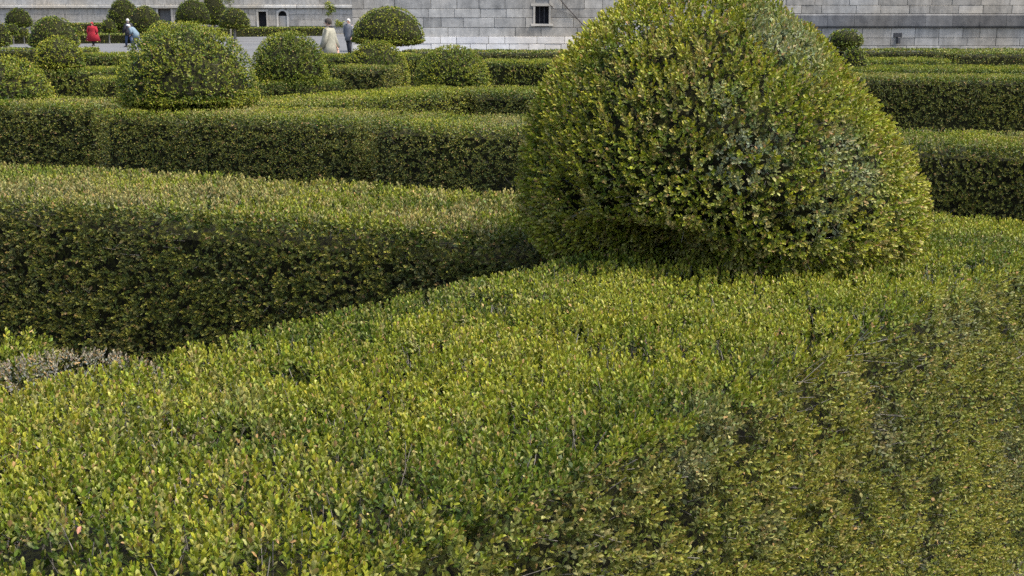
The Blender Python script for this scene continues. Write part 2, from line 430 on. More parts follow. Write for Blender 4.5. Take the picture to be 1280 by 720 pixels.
def spaced(P, cell, r):
    """thin random points to about one per cell so that shoots keep their distance"""
    order = r.permutation(len(P))
    K = np.floor(P[order] / cell + 0.37).astype(np.int64)
    key = (K[:, 0] * 73856093) ^ (K[:, 1] * 19349663) ^ (K[:, 2] * 83492791)
    _, first = np.unique(key, return_index=True)
    return order[first]
def foliage(root, P, N, seed, pal, scale_px, near_parts=0, up=0.55, lump=1.0, hole=0.0, size_mul=1.0, inner=0.45, leaf_m=0.015, tuft_m=0.042, tuft_amp=1.0, lod0_px=470, clip=0.005, space=0.0, outside=None):
    """P, N: dense candidate points on the clipped surface. Pushes them in and out, colours them, grows shoots."""
    r = np.random.default_rng(seed)
    px = scale_px
    if space:
        k = spaced(P, space, r); P, N = P[k], N[k]
        if outside is not None: outside = outside[k]
    if outside is None: outside = np.zeros(len(P), bool)
    h = noise(P, 0.23, seed + 20) * 0.016 * lump + noise(P, 0.095, seed + 21) * 0.014 * lump + noise(P, 0.05, seed + 22) * 0.006 * lump
    h += -np.abs(r.normal(0, 0.007, len(P)))
    fan = np.zeros_like(P); tuft = np.zeros(len(P))
    if px > 90 and tuft_m > 0:
        # shoots stand in little tufts that fan out, with deeper gaps between them
        pj = P + 0.008 * np.stack([noise(P, 0.03, seed + 40 + k) for k in range(3)], 1)
        f1, fan = cells(pj, max(tuft_m, 6.0 / px), seed + 50)
        tuft = 1 - np.clip(f1 / 0.62, 0, 1.4) ** 2
        h += 0.020 * tuft * min(1.0, lump) * tuft_amp
        fan = fan - N * np.einsum('ij,ij->i', fan, N)[:, None]
    hn = noise(P, 0.13, seed + 30) + 0.7 * noise(P, 0.06, seed + 31)
    h -= ss(hn, 1.05 - hole, 1.35 - hole) * 0.11 * max(lump, 0.6)
    for (q, rr, dp) in pal.get('pits', ()):
        h -= 1.15 * dp * np.exp(-(np.linalg.norm(P - np.array(q), axis=1) / (1.15 * rr)) ** 2)
    h = np.minimum(h, clip)          # shears leave one level surface
    P = P + N * h[:, None]
    px = scale_px
    if px > 60:
        q = r.random(len(P)) < inner
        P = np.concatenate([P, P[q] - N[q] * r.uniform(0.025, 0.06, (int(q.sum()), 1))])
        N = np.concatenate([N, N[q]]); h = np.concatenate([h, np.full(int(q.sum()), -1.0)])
        outside = np.concatenate([outside, outside[q]]); fan = np.concatenate([fan, fan[q]]); tuft = np.concatenate([tuft, tuft[q] - 2.0])  # inner shoots take the dark green of older leaves, deepening gap shade by colour
    A = N * 0.8 + np.array([0, 0, 1.0]) * (up * (pal.get('side_up', 0.45) + (1 - pal.get('side_up', 0.45)) * ss(N[:, 2], 0.2, 0.8)))[:, None] + fan * 0.6 + r.normal(0, 0.22, P.shape)
    if px < 60:
        A = N * 0.15 + r.normal(0, 1.0, P.shape) - N * 0.0
        A = A - N * (np.einsum('ij,ij->i', A, N) - 0.15)[:, None]
    pxs = FPX / np.linalg.norm(P - CAMP, axis=1)
    lods = np.where(h < -0.9, 2, np.where(pxs > lod0_px, 0, np.where(pxs > 200, 1, 2)))
    L = leaf_len(pxs, leaf_m) * size_mul * np.where(h < -0.9, 1.55, 1.0)
    size = L * r.uniform(0.75, 1.2, len(P)) * np.where(outside, 1.9, 1.0)
    lods = np.where(outside, np.maximum(lods, 1), lods)
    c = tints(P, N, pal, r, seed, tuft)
    inv = np.array(root.matrix_basis.inverted())
    Pl = P @ inv[:3, :3].T + inv[:3, 3]; Al = A @ inv[:3, :3].T
    keep = np.ones(len(P), bool)
    if near_parts:
        x, y, dep = to_px(P)
        vis = (dep > 0.2) & (x > 10) & (x < 1270) & (y > 0) & (y < 712) & (h > -0.02)
        idx = np.nonzero(vis)[0]
        idx = idx[np.argsort(dep[idx])][:int(near_parts * 2.2)]
        idx = r.permutation(idx)[:near_parts]
        R = frames(Al[idx], r)
        for j, i in enumerate(idx):
            k, t = int(r.integers(0, 8)), int(r.integers(0, 5))
            o = bpy.data.objects.new('leaf_sprig', single_sprig_mesh(k, t))
            COL.objects.link(o); o.parent = root
            M = np.eye(4); M[:3, :3] = R[j] * size[i]; M[:3, 3] = Pl[i]
            o.matrix_local = Matrix(M.tolist())
        keep[idx] = False
    VV, QQ, CC, base = [], [], [], 0
    for lod in (0, 1, 2):
        k = keep & (lods == lod)
        if not k.any(): continue
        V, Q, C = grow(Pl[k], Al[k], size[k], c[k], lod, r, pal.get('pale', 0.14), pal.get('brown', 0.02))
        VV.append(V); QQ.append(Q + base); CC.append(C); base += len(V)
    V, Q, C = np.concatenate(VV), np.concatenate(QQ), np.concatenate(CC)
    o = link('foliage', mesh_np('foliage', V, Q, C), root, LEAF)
    o['kind'] = 'stuff'
    return len(Q)

STAT = {'quads': 0}
def leaf_len(px, least):
    return np.maximum(least, np.where(px > 130, 3.0, np.where(px > 40, 2.5, 2.1)) / px)
def density_for(px, mul=1.0):
    """shoots per square metre for a surface shown at px pixels per metre"""
    px = np.asarray(px, float)
    L = leaf_len(px, 0.015)
    return np.where(px > 370, 3400, np.where(px > 200, 2450, 3500) * (0.015 / L) ** 2) * mul

# ------------------------------------------------------------------ hedges
def hedge(p0, p1, width, h, label, pal, seed, near_parts=0, hole=0.0, lump=1.0, rad=0.025, z0=0.0, name='clipped_hedge', group='clipped box hedges', dens=1.0, batter=0.03, wave=0.0, batter_back=0.03, leaf_m=0.015):
    """straight clipped hedge whose camera-side top edge runs p0 -> p1; the width goes away from the camera"""
    p0, p1 = Vector((p0[0], p0[1], 0)), Vector((p1[0], p1[1], 0))
    d = (p1 - p0); Ln = d.length; d.normalize()
    nrm = Vector((-d.y, d.x, 0))
    if nrm.dot(p0 + p1) < 0: nrm = -nrm
    c = (p0 + p1) / 2 + nrm * width / 2
    rz = math.atan2(d.y, d.x)
    root = thing(name, (c.x, c.y, 0), label, 'hedge', group, rz)
    bpy.context.view_layer.update()
    dist = max(1.4, min((p0.length, p1.length, ((p0 + p1) / 2).length)))
    r = np.random.default_rng(seed + 500)
    hw, hl = width / 2, Ln / 2
    # candidate points on the rounded box, by distance bands so that near parts are denser
    faces = [('top', 2 * hl * 2 * hw), ('front', 2 * hl * (h - z0)), ('back', 2 * hl * (h - z0)), ('e0', 2 * hw * (h - z0)), ('e1', 2 * hw * (h - z0))]
    Ps, Ns, Os = [], [], []
    M = np.array(root.matrix_basis)
    pxd = FPX / dist
    dmax = float(density_for(pxd, dens))
    for nm, area in faces:
        n = int(area * dmax)
        if n < 1: continue
        u, v = r.uniform(-1, 1, n), r.uniform(-1, 1, n)
        w = r.uniform(0, 1, n)
        if nm == 'top': Q = np.stack([u * hl, v * hw, np.full(n, h)], 1)
        elif nm in ('front', 'back'): Q = np.stack([u * hl, np.full(n, -hw if nm == 'front' else hw), z0 + w * (h - z0)], 1)
        else: Q = np.stack([np.full(n, -hl if nm == 'e0' else hl), v * hw, z0 + w * (h - z0)], 1)
        # round the edges: pull onto a rounded box
        inner = np.stack([np.clip(Q[:, 0], -hl + rad, hl - rad), np.clip(Q[:, 1], -hw + rad, hw - rad), np.clip(Q[:, 2], z0 - 1, h - rad)], 1)
        N = norm(Q - inner)
        Q = inner + N * rad
        Q[:, 1] += np.where(Q[:, 1] < 0, -batter, batter_back) * np.clip(np.abs(Q[:, 1]) / hw, 0, 1) * (1 - (Q[:, 2] - z0) / (h - z0)) ** 0.9
        if wave:
            Q[:, 2] += wave * noise(Q * np.array([1, 1, 0]), 0.9, seed + 7) * (Q[:, 2] / h)
            Q[:, 1] += wave * noise(Q * np.array([1, 0, 1]), 0.7, seed + 8)
        W = Q @ M[:3, :3].T + M[:3, 3]; N = N @ M[:3, :3].T
        # keep what can face the photograph's standpoint or a step aside from it
        f = np.einsum('ij,ij->i', N, norm(CAMP - W)) > (-0.8 if dist < 2.5 and nm != 'back' else -0.20)
        x, y, dep = to_px(W)
        inview = (dep > 0.1) & (x > -100) & (x < 1380 + 220 * (dist < 2.5)) & (y < 1000)
        dd = np.linalg.norm(W - CAMP, axis=1)
        prob = np.where(inview, np.clip(density_for(FPX / dd, dens) / dmax, 0, 1), 0.20 * np.clip(density_for(FPX / dd, dens) / dmax, 0.1, 1))
        prob = prob * np.where(W[:, 2] < (0.25 if dist < 5 else 0.42), 0.35, 1.0) * np.where((x > 770) & (x < 1010) & (y < 300) & (dep > 4.6), 0.4, 1.0)
        f &= r.random(n) < prob
        Ps.append(W[f]); Ns.append(N[f]); Os.append(~inview[f])
    P, N, O = np.concatenate(Ps), np.concatenate(Ns), np.concatenate(Os)
    # shoots that are farther off are fewer and a little larger
    STAT['quads'] += foliage(root, P, N, seed, pal, pxd, near_parts, lump=lump, hole=hole, leaf_m=leaf_m, outside=O, tuft_amp=2.3 if pxd > 600 else 1.3, tuft_m=0.052 if pxd > 600 else 0.042, clip=0.010 if pxd > 600 else 0.003, inner=0.58 if pxd > 600 else 0.60 if pxd > 230 else 0.45, lod0_px=540, space=0.0128 if pxd > 600 else 0.0)
    # inner body of branches
    i = 0.19 if pxd > 600 else 0.10 if pxd > 230 else 0.055
    cx, cy = hl - min(i, 0.08), hw - i
    me = mesh_py('branch_core', [(-cx,-cy-batter,z0),(cx,-cy-batter,z0),(cx,cy+batter,z0),(-cx,cy+batter,z0),(-cx,-cy+.03,h-i-.04),(cx,-cy+.03,h-i-.04),(cx,cy-.03,h-i-.04),(-cx,cy-.03,h-i-.04),
                                 (-cx,-cy+.08,h-i),(cx,-cy+.08,h-i),(cx,cy-.08,h-i),(-cx,cy-.08,h-i)],
                 [(0,1,5,4),(1,2,6,5),(2,3,7,6),(3,0,4,7),(4,5,9,8),(5,6,10,9),(6,7,11,10),(7,4,8,11),(8,9,10,11)])
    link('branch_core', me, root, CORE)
    if pxd > 130:
        k = r.integers(0, len(P), int(len(P) * 0.05))
        inv = np.array(root.matrix_basis.inverted())
        B = P[k] - N[k] * 0.07; A = N[k] + np.array([0, 0, .4]) + r.normal(0, .35, (len(k), 3))
        B = B @ inv[:3, :3].T + inv[:3, 3]; A = A @ inv[:3, :3].T
        o = link('twigs', twig_mesh('twigs', B, A, r.uniform(.04, .085, len(k)), r.uniform(.0009, .0018, len(k))), root, TWIG)
        o['kind'] = 'stuff'
    return root

# ------------------------------------------------------------------ clipped balls and domes
def topiary(c, rx, ry, rup, rdown, label, pal, seed, near_parts=0, stem_to=0.0, group='clipped box domes', power=2.0, lean=(0, 0), lump=1.0, hole=0.0, name='topiary_dome', cat='topiary', dens=1.0, under=None, leaf_m=0.015, inner=0.6, tuft_amp=1.0, space=0.0):
    """clipped dome: widest at height c.z, rup above it and rdown below it; stem down to stem_to"""
    root = thing(name, (c[0], c[1], stem_to), label, cat, group)
    bpy.context.view_layer.update()
    dist = math.hypot(c[0], c[1])
    px = FPX / dist
    r = np.random.default_rng(seed + 900)
    area = 4 * math.pi * ((rx * ry) ** 1.6 / 3 + 2 * ((rx + ry) / 2 * (rup + rdown) / 2) ** 1.6 / 3) ** (1 / 1.6)
    n = int(area * float(density_for(px, dens)) * 1.1)
    D = norm(r.normal(size=(n, 3)))
    rz = np.where(D[:, 2] > 0, rup, rdown)
    s = (np.abs(D[:, 0]) ** power + np.abs(D[:, 1]) ** power + np.abs(D[:, 2]) ** power) ** (-1 / power)
    B = D * s[:, None]
    off = np.stack([B[:, 0] * rx, B[:, 1] * ry, B[:, 2] * rz], 1)
    N = norm(np.stack([B[:, 0] / rx, B[:, 1] / ry, B[:, 2] / rz], 1))
    off[:, 0] += lean[0] * np.maximum(B[:, 2], 0); off[:, 1] += lean[1] * np.maximum(B[:, 2], 0)
    W = off + np.array(c)
    W += N * (noise(W, 0.9 * rx, seed + 3) * 0.055 * rx * lump)[:, None]
    if under is not None:
        W, N = under(W, N, r)
    f = np.einsum('ij,ij->i', N, norm(CAMP - W)) > -0.20
    f &= r.random(len(W)) < 0.97
    W, N = W[f], N[f]
    STAT['quads'] += foliage(root, W, N, seed, pal, px, near_parts, lump=lump * (1 if px > 130 else 0.8), hole=hole, leaf_m=leaf_m, up=0.3, inner=inner, tuft_amp=tuft_amp, lod0_px=370, clip=0.014, space=space)
    i = 0.075 if px > 300 else 0.05 if px > 100 else 0.035
    V, F = [], []
    rings, seg = 9, 20
    for a in range(rings + 1):
        th = math.pi * a / rings
        for b in range(seg):
            ph = 2 * math.pi * b / seg
            dz = math.cos(th); rr = math.sin(th)
            if dz < 0: rr *= 1 + 0.45 * dz * (px > 300)
            V.append(((rx - i) * rr * math.cos(ph) + lean[0] * max(dz, 0), (ry - i) * rr * math.sin(ph) + lean[1] * max(dz, 0),
                      c[2] - stem_to + dz * ((rup - i) if dz > 0 else max(0.03, rdown - (1.6 if px > 300 else 1.0) * i))))
    for a in range(rings):
        for b in range(seg):
            F.append((a * seg + b, (a + 1) * seg + b, (a + 1) * seg + (b + 1) % seg, a * seg + (b + 1) % seg))
    if under is not None:
        o0 = np.array([c[0], c[1], stem_to]); V = under(np.array(V) + o0, None, r)[0] - o0
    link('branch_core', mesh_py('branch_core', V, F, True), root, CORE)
    # stem: tapered trunk that the clipped head stands on
    V, F = [], []
    zt = c[2] - stem_to
    tr = max(0.03, rx * 0.09)
    for a, (z, q) in enumerate(((0, 1.3), (zt * 0.3, 1.0), (zt, 0.7))):
        for b in range(8):
            V.append((tr * q * math.cos(b * math.pi / 4), tr * q * math.sin(b * math.pi / 4), z))
    for a in range(2):
        for b in range(8):
            F.append((a * 8 + b, a * 8 + (b + 1) % 8, a * 8 + 8 + (b + 1) % 8, a * 8 + 8 + b))
    link('trunk', mesh_py('trunk', V, F, True), root, TWIG)
    if px > 130:
        k = r.integers(0, len(W), int(len(W) * 0.05))
        o0 = np.array([c[0], c[1], stem_to])
        o = link('twigs', twig_mesh('twigs', W[k] - N[k] * .08 - o0, N[k] + r.normal(0, .4, (len(k), 3)), r.uniform(.04, .09, len(k)), r.uniform(.0009, .0018, len(k))), root, TWIG)
        o['kind'] = 'stuff'
    return root

ZH = 1.0
FG = dict(yellow=0.25, tan=-0.50, top_tan=0.05, side_tan=0.12, side_old_shade=0.42, glauc=-0.85, pale=0.26, brown=0.02, side_up=1.1)
FACE = dict(side_old_shade=0.45, yellow=-0.05, tan=-0.45, top_tan=0.55, glauc=-1.2, pale=0.18, brown=0.03)
FAR = dict(side_old_shade=0.25, yellow=0.20, tan=-0.7, top_tan=0.45, glauc=-1.3, pale=0.15, brown=0.02)

def px_hedge(a, b, width, label, pal, seed, z=ZH, ext=(0, 0), **kw):
    p, q = at(a[0], a[1], z), at(b[0], b[1], z)
    d = (q - p).normalized()
    return hedge(p - d * ext[0], q + d * ext[1], width, z, label, pal, seed, **kw)

hd = Vector((0.649, 0.76, 0)).normalized(); hn = Vector((hd.y, -hd.x, 0))
def near_pt(x, y):
    """where the sight line meets the near hedge: its level top or its sloping side"""
    dx, dy = (x - 640) / FPX, (y - 360) / FPX
    d = Vector((dx, CP - dy * SP, -(SP + dy * CP)))
    t = 0.8
    while t < 6:
        p = Vector((0, 0, EYE)) + d * t
        if p.z < 1.0 and p.dot(hn) < -1.06 + 0.20 * (1 - p.z) ** 0.9: return p
        t += 0.005
    return at(x, y, 1.0)
FG_NEAR = dict(FG, pits=[(near_pt(x, y), r_, d_) for (x, y, r_, d_) in
                         ((62, 688, .034, .075), (332, 694, .036, .075), (262, 622, .024, .06), (500, 606, .026, .06), (1022, 488, .045, .11), (938, 544, .030, .10), (1100, 470, .050, .08),
                          (862, 620, .028, .08), (545, 432, .045, .06), (606, 655, .028, .09), (130, 560, .02, .05), (1085, 430, .04, .07), (1110, 600, .03, .08), (760, 560, .024, .06),
                          (1010, 640, .03, .07), (1190, 500, .035, .06), (700, 690, .03, .08), (420, 585, .022, .06), (240, 545, .02, .05), (1150, 690, .03, .07), (700, 410, .05, .05))],
               spots=[(near_pt(905, 515), .085, .45), (near_pt(870, 590), .07, .5), (near_pt(1115, 540), .08, .5), (near_pt(1262, 580), .12, .4), (near_pt(960, 660), .06, .4), (near_pt(1190, 400), .07, .4), (near_pt(300, 505), .07, .3)],
               spot_tone=np.array([0.150, 0.140, 0.092]))
# --- near band: runs from beside the camera to the crossing under the big dome
near_side = hn * (-1.06)
hedge(near_side - hd * 0.6, near_side + hd * 4.08, 1.0, ZH, 'broad yellow-green box hedge filling the foreground below the big dome', FG_NEAR, 21,
      near_parts=300, hole=0.34, lump=1.1, rad=0.09, batter=0.20, wave=0.008, leaf_m=0.0110, dens=2.6)
# --- second row, crossing behind the near band, under the big dome
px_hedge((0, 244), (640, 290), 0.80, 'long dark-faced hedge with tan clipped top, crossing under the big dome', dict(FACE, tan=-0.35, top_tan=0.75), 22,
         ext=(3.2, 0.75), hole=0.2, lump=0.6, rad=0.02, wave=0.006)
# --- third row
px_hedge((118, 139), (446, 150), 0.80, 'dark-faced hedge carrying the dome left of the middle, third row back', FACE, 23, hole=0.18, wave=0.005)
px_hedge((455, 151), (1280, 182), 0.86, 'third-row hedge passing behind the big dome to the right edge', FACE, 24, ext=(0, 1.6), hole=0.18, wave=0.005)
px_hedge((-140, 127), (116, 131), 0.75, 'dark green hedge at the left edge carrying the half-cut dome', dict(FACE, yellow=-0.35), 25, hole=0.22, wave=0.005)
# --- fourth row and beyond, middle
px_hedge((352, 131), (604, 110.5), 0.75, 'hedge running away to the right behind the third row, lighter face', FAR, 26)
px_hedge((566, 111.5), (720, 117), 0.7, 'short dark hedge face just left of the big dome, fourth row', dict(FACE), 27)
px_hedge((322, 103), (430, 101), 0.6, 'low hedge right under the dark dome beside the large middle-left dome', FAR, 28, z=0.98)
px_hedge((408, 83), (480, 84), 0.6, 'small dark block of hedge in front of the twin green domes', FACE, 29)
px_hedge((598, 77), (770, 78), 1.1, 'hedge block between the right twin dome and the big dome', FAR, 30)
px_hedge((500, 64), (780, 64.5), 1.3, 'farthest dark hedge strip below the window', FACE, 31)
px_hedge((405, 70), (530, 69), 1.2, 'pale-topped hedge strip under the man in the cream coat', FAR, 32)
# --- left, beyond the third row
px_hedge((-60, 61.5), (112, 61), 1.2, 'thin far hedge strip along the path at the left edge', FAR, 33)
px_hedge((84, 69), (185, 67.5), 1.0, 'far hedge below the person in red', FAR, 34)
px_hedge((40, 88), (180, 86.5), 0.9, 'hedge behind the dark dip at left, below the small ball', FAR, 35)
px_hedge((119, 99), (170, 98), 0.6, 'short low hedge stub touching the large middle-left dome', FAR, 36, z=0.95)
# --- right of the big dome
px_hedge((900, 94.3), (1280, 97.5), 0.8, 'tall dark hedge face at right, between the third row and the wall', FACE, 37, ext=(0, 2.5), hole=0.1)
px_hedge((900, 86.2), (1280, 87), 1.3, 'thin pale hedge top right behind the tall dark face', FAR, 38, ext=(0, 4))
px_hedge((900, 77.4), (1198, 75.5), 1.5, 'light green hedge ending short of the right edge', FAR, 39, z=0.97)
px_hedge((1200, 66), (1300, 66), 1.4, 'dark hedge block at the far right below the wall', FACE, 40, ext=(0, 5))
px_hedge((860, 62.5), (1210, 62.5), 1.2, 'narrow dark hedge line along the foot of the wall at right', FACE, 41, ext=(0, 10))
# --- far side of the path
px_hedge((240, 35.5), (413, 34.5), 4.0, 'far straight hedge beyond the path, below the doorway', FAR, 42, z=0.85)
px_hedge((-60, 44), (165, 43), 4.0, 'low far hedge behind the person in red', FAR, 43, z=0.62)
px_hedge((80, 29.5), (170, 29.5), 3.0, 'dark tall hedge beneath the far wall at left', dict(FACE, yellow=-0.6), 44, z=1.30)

# --- beside the near band at left: dry mound and a green spur
g0 = at(-170, 446, 0.80); g1 = at(40, 441, 0.80)
hedge(g0, g1, 0.28, 0.80, 'bright green hedge tip at the left edge beside the dry mound', FG, 45, lump=1.1, rad=0.08, dens=0.5)
m = at(84, 444, 0.85)
topiary((m.x, m.y + 0.02, 0.56), 0.33, 0.26, 0.29, 0.25, 'low rounded mound of dry grey twigs behind the near hedge', dict(grey=0.85, tan=0.2, pale=0.2, brown=0.15, val=0.9), 46,
        stem_to=0.0, group=None, name='dry_box_mound', cat='shrub', lump=0.5, hole=0.05, leaf_m=0.0085, dens=0.6, tuft_amp=0.2)

# ------------------------------------------------------------------ the big dome
DC = (0.628, 3.58, 1.09)
def undercut(W, N, r):
    """the lower front left edge is lifted and hollow, a tuft hangs down in front"""
    ang = np.arctan2(W[:, 1] - DC[1], W[:, 0] - DC[0])
    w = np.exp(-((ang + 2.15) / 0.42) ** 2)
    low = ss(-W[:, 2], -1.17, -1.0)
    W = W.copy()
    t = np.clip((W[:, 2] - 1.09) / 0.64, 0, 1)
    xc = DC[0] - 0.07 * t
    W[:, 0] = np.where(W[:, 0] > xc, xc + (W[:, 0] - xc) * (1 - 0.17 * ss(t, 0.15, 0.8)), W[:, 0])
    W[:, 2] += w * low * 0.09
    W[:, :2] += (np.array(DC[:2]) - W[:, :2]) * (w * low * 0.32)[:, None]
    return W, N
topiary(DC, 0.585, 0.58, 0.64, 0.25, 'big clipped box dome standing on the foreground hedge', dict(yellow=0.40, tan=-0.08, val=1.1, glauc=-0.75, pale=0.36, brown=0.04, spots=[(at_dist(935, 185, 3.02), .12, .9), (at_dist(1050, 212, 3.16), .11, .9), (at_dist(990, 40, 3.35), .15, .85), (at_dist(1030, 285, 3.05), .08, .7), (at_dist(900, 120, 3.1), .07, .6)],
        pits=[(at_dist(700, 250, 3.25), .05, .08), (at_dist(765, 255, 3.15), .04, .07), (at_dist(985, 275, 3.0), .03, .06), (at_dist(890, 180, 3.03), .03, .05)]), 60,
        near_parts=300, stem_to=0.85, lean=(-0.07, 0), lump=1.0, hole=0.22, power=1.93, under=undercut, dens=1.9, inner=0.6, tuft_amp=1.5, leaf_m=0.0132, space=0.0145)

def px_dome(x, ytop, ybase, wpx, Y, label, pal, seed, tuck=0.03, belly=0.14, **kw):
    """dome whose outline spans wpx at photo x, seen at distance Y"""
    top, bot = at_dist(x, ytop, Y), at_dist(x, ybase, Y)
    R = wpx / 2 * (Y * CP + (EYE - bot.z) * SP) / FPX
    H = top.z - bot.z
    zc = bot.z + belly * H
    return topiary((top.x, Y, zc), R, R, top.z - zc, zc - bot.z + tuck * H, label, pal, seed, **dict(dict(lump=0.5, hole=0.12, tuft_amp=1.2), **kw))
BALL = dict(yellow=0.4, tan=-0.75, glauc=-1.1, pale=0.2, brown=0.02)
DARKB = dict(yellow=-0.7, tan=-1.2, glauc=-1.2, pale=0.03, brown=0.0, val=0.75)
def Yof(y, z=ZH): return at(640, y, z).y
px_dome(231, 31, 136, 166, 9.3, 'large clipped dome left of the middle on the third-row hedge', BALL, 61, stem_to=0.9, lump=0.8, hole=0.2, power=2.15)
px_dome(0, 70, 132, 118, 10.3, 'clipped dome half cut off by the left edge on its hedge', BALL, 62, stem_to=0.9, hole=0.05)
px_dome(72, 45, 86, 60, 16.5, 'small yellow-green ball in front of the duller ball at left', dict(BALL, yellow=0.5), 63, stem_to=0.8)
px_dome(65, 20, 60, 61, 29, 'dull green ball behind the small yellow-green ball at left', dict(BALL, yellow=-0.1), 64, stem_to=0.6)
px_dome(-2, 27, 58, 28, 30, 'ball showing only its right rim at the left edge', dict(BALL, yellow=-0.2), 65, stem_to=0.6)
px_dome(22, 10, 33, 32, 92, 'dark far dome near the left edge in front of the far wall', DARKB, 66, stem_to=0.0, group='far topiary domes')
px_dome(15, 29, 43, 17, 84, 'tiny dark bush below the dark far dome at left', dict(DARKB, val=1.0), 67, stem_to=0.0, group='far topiary domes')
px_dome(29, 34, 44, 14, 82, 'tiny light bush beside the tiny dark bush at left', BALL, 68, stem_to=0.0, group='far topiary domes')
px_dome(96, 31, 42, 14, 84, 'tiny light bush between the dull ball and the person in red', BALL, 78, stem_to=0.0, group='far topiary domes')
px_dome(153, -2, 36, 40, 102, 'tall dark far dome behind the couple on the path', DARKB, 69, stem_to=0.0, group='far topiary domes')
px_dome(180, 7, 40, 40, 88, 'mid-green far dome right beside the tall dark one', dict(BALL, yellow=-0.3, val=.85), 70, stem_to=0.0, group='far topiary domes')
px_dome(205, 26, 80, 62, 25, 'pale dome peeping over the large middle-left dome', BALL, 71, stem_to=0.5)
px_dome(240, -1, 30, 43, 100, 'dark rounded dome just above the large middle-left dome', DARKB, 72, stem_to=0.0, group='far topiary domes')
px_dome(266, -10, 30, 30, 112, 'tall dull green dome right behind the dark rounded one', dict(DARKB, yellow=-0.3, val=.9), 73, stem_to=0.0, group='far topiary domes')
px_dome(292, 10, 35, 38, 96, 'broad light far dome left of the dark doorway', dict(BALL, yellow=0.0, val=.85), 74, stem_to=0.0, group='far topiary domes')
px_dome(135, 23, 40, 20, 86, 'small far bush at the feet of the tall dark dome', dict(BALL, yellow=-.2), 75, stem_to=0.0, group='far topiary domes')
px_dome(361, 40, 99, 94, 13.95, 'grey-green dome between the large middle-left dome and cream-coated man', dict(BALL, yellow=-0.1, glauc=-0.75), 76, stem_to=0.4, tuck=0.5)
px_dome(484, 8, 57, 91, 25.5, 'broad lollipop dome raised on a trunk in front of the wall', dict(BALL, yellow=0.1), 77, stem_to=0.0, tuck=0.02, name='topiary_ball', hole=0.1)
px_dome(470, 50, 104, 80, 18.4, 'left one of the twin domes in front of the lollipop dome', dict(BALL, yellow=0.35), 79, stem_to=0.4, tuck=0.4)
px_dome(565, 56, 107, 92, 13.2, 'right one of the twin domes, nearest to the big dome', dict(BALL, yellow=0.3), 80, stem_to=0.4, tuck=0.4)
px_dome(1058, 36, 62, 43, 27, 'small dark brownish ball just right of the big dome', dict(DARKB, val=0.9, tan=-0.1), 81, stem_to=0.5, belly=0.4, tuck=0.0)
px_dome(1069, 57, 92, 36, 17, 'small yellow-green bush below the dark brownish ball', dict(BALL, yellow=0.5), 82, stem_to=0.5)

# ------------------------------------------------------------------ small trees against the wall
def small_tree(x, y, Y, crown, label, pal, seed, name, stems):
    g = at_dist(x, y, Y)
    root = thing(name, (g.x, Y, 0), label, 'tree')
    r = np.random.default_rng(seed)
    Vs, Qs = [], []
    n = 0
    pts = []
    for (dx, z, rr) in stems:
        a = np.array([0, 0, 0.0]); b = np.array([dx, 0.05, z])
        for k in range(6):
            t0, t1 = k / 6, (k + 1) / 6
            for t, q in ((t0, rr * (1 - .6 * t0)), (t1, rr * (1 - .6 * t1))):
                cc = a + (b - a) * t + np.array([.06 * math.sin(3 * t + dx * 9), 0, 0])
                for s in range(5):
                    Vs.append(cc + q * np.array([math.cos(s * 1.257), math.sin(s * 1.257), 0]))
            for s in range(5):
                Qs.append((n + s, n + (s + 1) % 5, n + 5 + (s + 1) % 5, n + 5 + s))
            n += 10
    link('trunk', mesh_np('trunk', np.array(Vs), np.array(Qs), smooth=True), root, TWIG)
    P = []
    for (dx, z, R, cnt) in crown:
        q = norm(r.normal(size=(cnt, 3))) * (r.random((cnt, 1)) ** 0.4) * np.array([R, R, R * .8]) + np.array([dx, 0, z])
        P.append(q)
    P = np.concatenate(P)
    c = tints(P, norm(r.normal(size=P.shape)), pal, r, seed)
    V, Q, C = grow(P, r.normal(size=P.shape) + np.array([0, 0, .5]), np.full(len(P), 0.10), c, 2, r, .1, .02)
    o = link('crown', mesh_np('crown', V, Q, C), root, LEAF); o['kind'] = 'stuff'
    return root
small_tree(413, 30, 62, [(-.05, 2.35, .26, 60), (.12, 2.15, .2, 40), (.45, 1.45, .26, 70), (-.1, 1.95, .15, 20)], 'spindly yellow-green sapling behind the head of the cream-coated man', dict(yellow=.5, tan=-.9), 90, 'sapling', [(0, 2.4, .035), (.45, 1.5, .02)])
small_tree(287, 20, 118, [(0, 3.4, .55, 160), (0, 2.5, .6, 160), (0, 4.4, .4, 120)], 'dark narrow conifer against the far wall above the broad light dome', DARKB, 91, 'conifer', [(0, 4.4, .08)])

